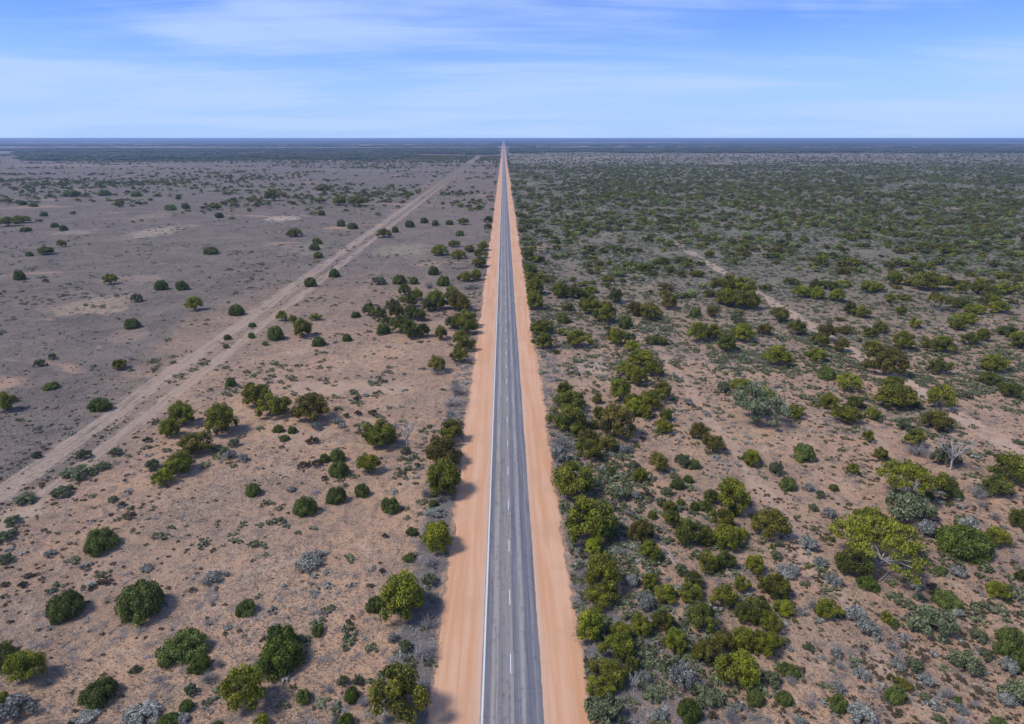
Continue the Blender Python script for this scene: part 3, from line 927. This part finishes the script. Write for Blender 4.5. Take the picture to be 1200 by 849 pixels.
def frustum_points(n, d0, d1, power=1.0):
    """points over the wedge of ground in view between two distances; power 1 is even over the ground"""
    u = rng.random(n)
    if power == -1:
        d = d0 * (d1 / d0) ** u
    else:
        a, b = d0 ** (power + 1), d1 ** (power + 1)
        d = (a + (b - a) * u) ** (1 / (power + 1))
    x = rng.uniform(-1, 1, n) * (d * .90 + 30)
    return x, d


def scatter(name, label, cat, x, y, sc, protos, kind='stuff'):
    """one object: points with their own turn, size and pick, drawn as instances of the prototypes"""
    n = len(x)
    me = bpy.data.meshes.new(name)
    me.from_pydata(np.stack([x, y, np.zeros(n)], 1).tolist(), [], [])
    for an, tp, key, val in (('turn', 'FLOAT_VECTOR', 'vector', np.stack([np.zeros(n), np.zeros(n), rng.uniform(0, 6.283, n)], 1)),
                             ('size', 'FLOAT_VECTOR', 'vector', sc), ('pick', 'INT', 'value', rng.integers(0, len(protos), n))):
        at = me.attributes.new(an, tp, 'POINT')
        at.data.foreach_set(key, np.ascontiguousarray(val, dtype=np.int32 if tp == 'INT' else np.float32).ravel())
    o = link(bpy.data.objects.new(name, me))
    pc = bpy.data.collections.new(name + ' plants')
    for i, pm in enumerate(protos):
        pc.objects.link(bpy.data.objects.new('scrub_plant', pm))
    g = bpy.data.node_groups.new(name, 'GeometryNodeTree')
    g.interface.new_socket('Geometry', in_out='INPUT', socket_type='NodeSocketGeometry')
    g.interface.new_socket('Geometry', in_out='OUTPUT', socket_type='NodeSocketGeometry')
    gi, go = N(g, 'NodeGroupInput'), N(g, 'NodeGroupOutput')
    ci = N(g, 'GeometryNodeCollectionInfo')
    ci.inputs['Collection'].default_value = pc
    ci.inputs['Separate Children'].default_value = True
    ci.inputs['Reset Children'].default_value = True
    ip = N(g, 'GeometryNodeInstanceOnPoints')
    ip.inputs['Pick Instance'].default_value = True

    def named(nm, tp):
        a = N(g, 'GeometryNodeInputNamedAttribute', data_type=tp)
        a.inputs['Name'].default_value = nm
        return a.outputs[0]
    g.links.new(gi.outputs[0], ip.inputs['Points'])
    g.links.new(ci.outputs[0], ip.inputs['Instance'])
    g.links.new(named('pick', 'INT'), ip.inputs['Instance Index'])
    er = N(g, 'FunctionNodeEulerToRotation')
    g.links.new(named('turn', 'FLOAT_VECTOR'), er.inputs[0])
    g.links.new(er.outputs[0], ip.inputs['Rotation'])
    g.links.new(named('size', 'FLOAT_VECTOR'), ip.inputs['Scale'])
    g.links.new(ip.outputs[0], go.inputs[0])
    md = o.modifiers.new('scatter', 'NODES')
    md.node_group = g
    o['kind'], o['label'], o['category'] = kind, label, cat
    return o


# prototypes with few faces
def simple_tree(seed, mat):
    c, t = make_mallee(seed, 'dome', n=16, per=22, leaf=.15, mat=mat)
    return c


def low_shrub(seed, mat):
    return make_shrub(seed, mat, n=9, per=16, leaf=.20, stem=False)[0]


def grass_tuft(seed):
    r2 = np.random.default_rng(seed)
    mb = MB()
    for i in range(16):
        az, ln = r2.uniform(0, 6.28), r2.uniform(.5, 1)
        d_ = np.array([math.cos(az), math.sin(az), 0])
        s_ = np.array([-d_[1], d_[0], 0]) * .09
        b_ = d_ * .1
        mb.add([b_ - s_, b_ + s_, b_ + d_ * ln * .8 + np.array([0, 0, ln])], [(0, 1, 2)], r2.uniform(0, 1))
    return mb.mesh('blades', LM['GR'])


def wood_patch(seed, mat, trees=26):
    """a stand of far trees: many small irregular crowns together"""
    r2 = np.random.default_rng(seed)
    mb = MB()
    for i in range(trees):
        a, rr = r2.uniform(0, 6.28), math.sqrt(r2.random()) * .95
        c = np.array([rr * math.cos(a), rr * math.sin(a), r2.uniform(.45, .75)])
        pr = r2.uniform(.10, .20)
        core(mb, c, (pr, pr, .28), r2, r2.uniform(.2, .8))
        leaves(mb, c, (pr * 1.1, pr * 1.1, .3), 10, .11, r2, r2.uniform(.2, .9))
    return mb.mesh('crowns', mat)


P_TREE = {k: [simple_tree(900 + ord(k) + i, LM[k]) for i in range(4)] for k in 'TOYK'}
P_MIX = [simple_tree(960 + i, LM['X']) for i in range(5)]
P_SALT = [low_shrub(500 + i, LM['S']) for i in range(4)]
P_GG = [low_shrub(520 + i, LM['G']) for i in range(4)]
P_RUST = [low_shrub(540 + i, LM['R']) for i in range(4)]
P_DEAD = [make_twigs(560 + i, LM['D'], n=22) for i in range(3)]
P_GRASS = [grass_tuft(580 + i) for i in range(5)]
P_WOOD = [wood_patch(600 + i, LM['W']) for i in range(5)]


def size3(r, h, var=.3):
    n = len(r)
    return np.stack([r * rng.uniform(1 - var, 1 + var, n), r * rng.uniform(1 - var, 1 + var, n), h], 1)


def right_density(x, y):
    """how much of the ground is scrub right of the road (0..1)"""
    big = vnoise(x, y, 70, 21, 4)
    mid = vnoise(x, y, 18, 22, 3)
    d = sstep(120, 420, y) * .8 + .15
    d = d * (.10 + .90 * sstep(.44, .56, big * .5 + mid * .5 + sstep(200, 600, y) * .05))
    px, py = proj_arr(x, y)
    yy_ = y + 900 * (vnoise(x, y, 300, 25, 3) - .5)
    d *= 1 - .82 * sstep(1250, 1900, yy_) * (1 - sstep(3000, 4000, y))
    return d


# -- trees beyond the ones that stand as objects
x, y = frustum_points(150000, 165, 2900, .55)
dens = np.zeros(len(x))
rt = x > SH_R + 1.5
dens[rt] = right_density(x[rt], y[rt]) * .95
verge = rt & (x < SH_R + 9)
dens[verge] = np.maximum(dens[verge], .50 * (y[verge] > 250) * (vnoise(x[verge], y[verge], 14, 30) > .38))
lf = x < SH_L - 1.5
lb = vnoise(x * .45, y, 60, 41, 4)
lm = vnoise(x * .7, y, 20, 42, 3)
ld = .007 + .34 * sstep(.57, .66, lb * .65 + lm * .35) * sstep(300, 520, y)
belt = np.exp(-((y - 700 - .18 * (x + 150)) / 75) ** 2) * (x > -290) + .9 * np.exp(-((y - 1010) / 150) ** 2) * (x < -340)
ld += .62 * belt * sstep(.42, .58, lm * .6 + lb * .4)
vl = lf & (x > SH_L - 9)
ld[vl] = np.maximum(ld[vl], .16 * (vnoise(x[vl], y[vl], 22, 33) > .55) * (y[vl] > 330))
wd = sstep(1500, 2300, y) * sstep(.40, .55, vnoise(x * .3, y, 260, 44, 3))
ld += .75 * wd * (x > -y * .72)
dens[lf] = ld[lf]
keep = (rng.random(len(x)) < dens) & in_view(x, y) & off_road(x, 1.5) & ((x < -100) | (x > -79))
x, y = x[keep], y[keep]
rad_ = 1.2
nearby = y < 470
ok = np.ones(len(x), bool)
ok[nearby] = clear_of_plants(x[nearby], y[nearby], 1.15)
# where single plants were placed by hand the random ones stay out
px, py = proj_arr(x, y)
ok &= ~((x < 0) & (py > 262))
ok &= ~((py > 350) & (rng.random(len(px)) < .55))
ok &= ~((py > 420))
ok &= ~((np.abs(x - 107.2) < 4.2 + rad_) & (y < 430))
x, y = x[ok], y[ok]
rad = (1.1 + 2.6 * rng.random(len(x)) ** 1.6) * np.where(x < 0, 1.05, 1.0)
# the largest in view become objects, up to three hundred mallees in all
n_auto = 300 - n_mallee
px, py = proj_arr(x, y)
appar = np.where((px > 5) & (px < 1195) & (x > 0), rad / y, 0)
big = np.argsort(-appar)[:n_auto]


def auto_where(px, py):
    c_ = 'beside the verge of the road' if px < 690 else ('right of the road' if px < 860 else ('halfway to the right edge' if px < 1030 else 'near the right edge'))
    return c_


groups_auto = {}
for i in big:
    kind = rnd.choice('TTTYKO')
    w_ = auto_where(px[i], py[i])
    lab = f'{KIND[kind][1]} in the dense scrub {w_}, among many alike'
    g_ = f'{KIND[kind][1]}s in the dense scrub {w_}'
    place(kind, x[i], y[i], rad[i], rad[i] * rnd.uniform(.85, 1.2), lab, g_)
m_ = np.ones(len(x), bool)
m_[big] = False
x, y, rad = x[m_], y[m_], rad[m_]
h = rad * rng.uniform(.75, 1.25, len(x))
sel = rng.random(len(x))
mixm = sel < .35
scatter('far_mallee_scrub', 'dense olive and grey-green mallee scrub stretching away on both sides of the road', 'scrub', x, y, size3(rad, h, .2),
        P_MIX + P_TREE['T'] + P_TREE['K'] + P_TREE['O'][:3] + P_TREE['Y'][:1])

# -- far woods in belts
x, y = frustum_points(60000, 1900, 14000, .2)
px, py = proj_arr(x, y)
wn = vnoise(x * .22, y, 420, 51, 4)
strip_ = vnoise(x * .05, y, 900, 52, 3)
dn = sstep(.46, .54, wn * .40 + strip_ * .60)
dn = np.maximum(dn, ((y > 1900) & (y < 4200) & (x < -60) & (x > -.72 * y)) * sstep(.34, .5, wn))
pad_ = sstep(.52, .56, vnoise(x * .10, y * 1.6, 900, 57, 2))
dn = np.maximum(dn, ((y > 2900) & (y < 6500) & (x > 0)) * sstep(.32, .46, wn))
dn *= 1 - .95 * pad_ * (y > 4200)
dn *= ~((y < 2900) & (x > 0))
dn *= ~((y < 2700) & (x > -350) & (x < 0))
rad = rng.uniform(14, 30, len(x)) * (1 + y / 5000)
keep = (rng.random(len(x)) < dn) & in_view(x, y) & (np.abs(x) > rad * 1.3 + 14)
x, y, rad = x[keep], y[keep], rad[keep]
x2, y2 = rng.uniform(-150, 150, 9000), 2600 + 11500 * rng.random(9000) ** 1.2
k2 = (np.abs(x2) > 27) & ((x2 < 0) | (y2 > 2900)) & (vnoise(x2, y2, 500, 58, 3) > .40)
x, y, rad = np.concatenate([x, x2[k2]]), np.concatenate([y, y2[k2]]), np.concatenate([rad, rng.uniform(9, 16, k2.sum())])
scatter('far_woodland', 'dark blue-green belts of far woodland along the horizon', 'woodland', x, y, size3(rad, rng.uniform(3.5, 9.5, len(x)), .3), P_WOOD)
x, y = frustum_points(16000, 12000, 40000, .4)
wn = vnoise(x * .12, y, 1500, 61, 4)
keep = (wn > .52) & in_view(x, y) & (np.abs(x) > 360)
x, y = x[keep], y[keep]
x2, y2 = rng.uniform(-420, 420, 7000), rng.uniform(11000, 40000, 7000)
k2 = np.abs(x2) > 60
x, y = np.concatenate([x, x2[k2]]), np.concatenate([y, y2[k2]])
scatter('horizon_woodland', 'faint blue woodland strips on the horizon', 'woodland', x, y, size3(np.where(np.abs(x) < 430, rng.uniform(35, 55, len(x)), rng.uniform(120, 260, len(x))), rng.uniform(5, 8, len(x)), .3), P_WOOD)

# -- undergrowth and litter crowding round the foot of the scrub trees on the right
ux, uy = [], []
for hx, hy, hr, hk in PLACED:
    if hk in 'TOYKU' and (hx > 0 or hx > SH_L - 8):
        for _ in range(int(2 + hr * 1.8)):
            a_, d_ = rng.uniform(0, 6.283), hr * rng.uniform(.45, 1.5)
            ux.append(hx + d_ * math.cos(a_))
            uy.append(hy + d_ * math.sin(a_))
ux, uy = np.array(ux), np.array(uy)
ok = off_road(ux, .5)
ux, uy = ux[ok], uy[ok]
ur = rng.uniform(.35, 1.1, len(ux))
scatter('undergrowth', 'tangled grey and green undergrowth at the feet of the scrub trees', 'undergrowth', ux, uy, size3(ur, ur * rng.uniform(.5, .9, len(ux)), .3),
        P_GG + P_DEAD + P_SALT[:2] + [low_shrub(530 + i, LM['K']) for i in range(3)])

# -- low shrubs: silvery, grey-green, rusty, dead; dry grass
def cover(name, label, cat, n, d0, d1, power, dens_fn, r0, r1, hk, protos, k=.9, pad=.4):
    x, y = frustum_points(n, d0, d1, power)
    keep = (rng.random(n) < dens_fn(x, y)) & in_view(x, y, 20) & off_road(x, pad) & off_lane(x, y)
    x, y = x[keep], y[keep]
    nb = y < 330
    ok = np.ones(len(x), bool)
    if k > 0:
        ok[nb] = clear_of_plants(x[nb], y[nb], k)
    x, y = x[ok], y[ok]
    r = rng.uniform(r0, r1, len(x)) * rng.uniform(.7, 1.2, len(x))
    return scatter(name, label, cat, x, y, size3(r, r * rng.uniform(*hk, len(x)), .3), protos)


def salt_d(x, y):
    c_ = sstep(.50, .66, vnoise(x, y, 16, 71, 3) * .6 + vnoise(x, y, 60, 72, 2) * .4)
    right = (x > 0) * (.05 + .95 * c_) * (.4 + .6 * sstep(70, 260, y))
    left = (x <= 0) * (.006 + .16 * c_ ** 3)
    verge = ((np.abs(x - SH_L + 2.2) < 2.4) | (np.abs(x - SH_R - 2.4) < 2.4)) * .25
    right *= 1 - .6 * (x > 24) * (y < 125)
    return np.maximum(right + left, verge)


def rust_d(x, y):
    c_ = sstep(.46, .66, vnoise(x, y, 12, 81, 3))
    mid_ = ((np.abs(x + 88.5) < 2.0) | (np.abs(x + 97.4) < 1.2) | (np.abs(x + 81.6) < 1.2)) * (y < 420) * .55
    return np.where(x > 0, .12 + .5 * c_, np.where((x < -60) & (y < 170), .16, np.where(x < -98, .07, .02)) + mid_ * .4 * (.25 + 2.2 * sstep(.52, .68, vnoise(x, y, 24, 82, 3))) + .10 * c_ ** 3) * (1 - .6 * sstep(250, 700, y))


def dead_d(x, y):
    c_ = sstep(.50, .68, vnoise(x, y, 22, 85, 3))
    verge = ((x < SH_L - .3) & (x > SH_L - 5)) | ((x > SH_R + .3) & (x < SH_R + 6))
    return np.where(x > 0, (.02 + .30 * c_) * (1 - .75 * (x > 24) * (y < 125)), .004 + .03 * c_) + verge * (.45 + .55 * (vnoise(x, y, 9, 87, 2) > .45)) * (y < 260)


cover('low_saltbush_cover', 'silvery low saltbush spread over the sandy ground', 'saltbush cover', 110000, 45, 1300, -.35, salt_d, .30, 1.0, (.45, .75), P_SALT, k=.8)
cover('low_shrub_cover', 'grey-green low shrubs spread through the scrub', 'shrub cover', 190000, 45, 1700, -.35, lambda x, y: (1 - .6 * (x > 24) * (y < 125)) * np.maximum(salt_d(x + 300, y + 70) * np.where(x > 0, 1.0, .15), (.38 * sstep(115, 190, y) + .45 * sstep(200, 360, y)) * (x > 0) * sstep(.30, .48, vnoise(x, y, 34, 73, 3))), .40, 1.35, (.45, .85), P_GG, k=.8)
cover('dark_tuft_cover', 'small dark brown bushes dotted over the bare ground', 'shrub cover', 110000, 45, 900, -.7, rust_d, .12, .5, (.5, .9), P_RUST)
cover('dead_brush_cover', 'grey dead brush and fallen twigs between the trees', 'dead brush', 170000, 45, 520, -.9, dead_d, .4, 1.3, (.22, .45), P_DEAD, k=.45)
cover('dry_grass', 'dry straw-coloured grass tufts on the plain', 'grass', 170000, 45, 330, -.8, lambda x, y: .12 + .75 * sstep(.42, .62, vnoise(x, y, 26, 91, 4)), .10, .28, (.6, 1.1), P_GRASS, k=.6, pad=.1)

# -- fallen dead stems lying in the right scrub
for n, (x0, y0, x1, y1, where) in enumerate([(783, 652, 800, 676, 'in the thick scrub, upper of two'), (776, 640, 792, 660, 'in the thick scrub, lying nearer the verge'), (838, 655, 862, 680, 'between two mallees in the thick scrub'),
                                             (1030, 682, 1052, 664, 'below the umbrella tree'), (545, 770, 0, 0, ''), (960, 497, 985, 500, 'on bare sand behind a mallee'), (735, 628, 745, 645, 'beside the saltbush patch')]):
    if not where:
        continue
    a, b = ground(x0, y0), ground(x1, y1)
    ln = math.hypot(b[0] - a[0], b[1] - a[1])
    r2 = np.random.default_rng(700 + n)
    mb = MB()
    pts = [np.array([t * ln, r2.normal() * .08, .12 + .16 * math.sin(t * 3.1) + r2.normal() * .02]) for t in np.linspace(0, 1, 8)]
    tube(mb, pts, np.linspace(.11, .045, 8), 6)
    o = link(bpy.data.objects.new('fallen_log', mb.mesh('log', WHITE_BARK, True)))
    o.location = (a[0], a[1], 0)
    o.rotation_euler = (0, 0, math.atan2(b[1] - a[1], b[0] - a[0]))
    o['label'], o['category'], o['group'] = f'long bleached fallen trunk {where}', 'log', 'fallen dead trunks in the scrub'
    for k in range(5):
        q = pts[2 + k]
        mb2 = MB()
        e = q + np.array([r2.uniform(.5, 1.3), r2.uniform(-1.1, 1.1), r2.uniform(.05, .5)])
        tube(mb2, branch_pts(q, e, r2, .05, 3), np.linspace(.05, .018, 4), 4)
        link(bpy.data.objects.new('branch', mb2.mesh('branch', WHITE_BARK, True)), o)

# ------------------------------------------------------------------ air
m, nt, out = new_mat('haze air')
pv = N(nt, 'ShaderNodeVolumePrincipled')
pv.inputs['Color'].default_value = (.50, .68, 1.0, 1)
pv.inputs['Density'].default_value = HAZE
pv.inputs['Anisotropy'].default_value = 0.2
nt.links.new(pv.outputs[0], out.inputs['Volume'])
x0, x1, y0, y1, z0, z1 = -FAR - 500, FAR + 500, -800, FAR + 500, -1.0, HCAM + 1.5
o = sheet('haze', [(x0, y0, z0), (x1, y0, z0), (x1, y1, z0), (x0, y1, z0), (x0, y0, z1), (x1, y0, z1), (x1, y1, z1), (x0, y1, z1)],
          [(0, 3, 2, 1), (4, 5, 6, 7), (0, 1, 5, 4), (1, 2, 6, 5), (2, 3, 7, 6), (3, 0, 4, 7)], m)
o['kind'] = 'stuff'

# ------------------------------------------------------------------ sky and sun
SUN_EL, SUN_AZ = R(54), None
sdir = Vector((-math.cos(R(54)) * math.cos(R(16)), -math.cos(R(54)) * math.sin(R(16)), math.sin(R(54))))   # towards the sun: left, a little behind the camera
w = bpy.data.worlds.new('World')
scene.world = w
w.use_nodes = True
nt = w.node_tree
nt.nodes.clear()
out = N(nt, 'ShaderNodeOutputWorld')
sky = N(nt, 'ShaderNodeTexSky', sky_type='NISHITA')
sky.sun_disc = False
sky.sun_elevation = SUN_EL
sky.sun_rotation = math.atan2(sdir.x, sdir.y)
sky.altitude = 100
sky.air_density, sky.dust_density, sky.ozone_density = SKY_ADO
tc = N(nt, 'ShaderNodeTexCoord')
sep = N(nt, 'ShaderNodeSeparateXYZ')
nt.links.new(tc.outputs['Generated'], sep.inputs[0])
el = math_(nt, 'MAXIMUM', sep.outputs[2], 0.0)
den = math_(nt, 'ADD', el, .10)
cx = math_(nt, 'DIVIDE', sep.outputs[0], den)
cy = math_(nt, 'DIVIDE', sep.outputs[1], den)
cv = N(nt, 'ShaderNodeCombineXYZ')
nt.links.new(cx, cv.inputs[0])
nt.links.new(cy, cv.inputs[1])
n1 = noise(nt, scaled(nt, cv.outputs[0], (.30, .50, 1)), 1.0, 6, .50, .5)
n2 = noise(nt, scaled(nt, cv.outputs[0], (.45, 2.6, 1)), 1.3, 8, .62, 1.1)
cl = math_(nt, 'ADD', math_(nt, 'MULTIPLY', n1, .82), math_(nt, 'MULTIPLY', n2, .18))
cl = ramp(nt, cl, *CLOUD_R)
cl = math_(nt, 'MULTIPLY', cl, CLOUD_A)
c = mixc(nt, 1.0, sky.outputs[0], SKY_TINT, 'MULTIPLY')
c = mixc(nt, math_(nt, 'MULTIPLY', ramp(nt, el, .17, .0), HOR_A), c, HOR_C)      # thin high cloud thickens towards the horizon
c = mixc(nt, cl, c, CLOUD_C)
bg = N(nt, 'ShaderNodeBackground')
nt.links.new(c, bg.inputs[0])
bg.inputs[1].default_value = SKY_S
nt.links.new(bg.outputs[0], out.inputs[0])

sl = bpy.data.lights.new('sun', 'SUN')
sl.energy = SUN_E
sl.angle = R(11)
sl.color = (1.0, .95, .88)
so = link(bpy.data.objects.new('sun', sl))
so.rotation_euler = (-sdir).to_track_quat('-Z', 'Y').to_euler()

# ------------------------------------------------------------------ camera and output
cam = bpy.data.cameras.new('camera')
cam.sensor_width = 36
cam.lens = 36 * FPX / IW
cam.clip_end = 200000
co = link(bpy.data.objects.new('camera', cam))
co.location = (0, 0, HCAM)
from mathutils import Matrix
co.rotation_euler = Matrix(((RT[0], UP[0], -FW[0]), (RT[1], UP[1], -FW[1]), (RT[2], UP[2], -FW[2]))).to_euler()
scene.camera = co
vs = scene.view_settings
vs.view_transform, vs.look, vs.exposure, vs.gamma = 'Standard', 'None', EXPO, 1.0
vs.use_curve_mapping = False
scene.cycles.use_denoising = True
scene.cycles.volume_bounces = 0
scene.cycles.max_bounces = 6
scene.cycles.transparent_max_bounces = 4
scene.cycles.volume_max_steps = 64
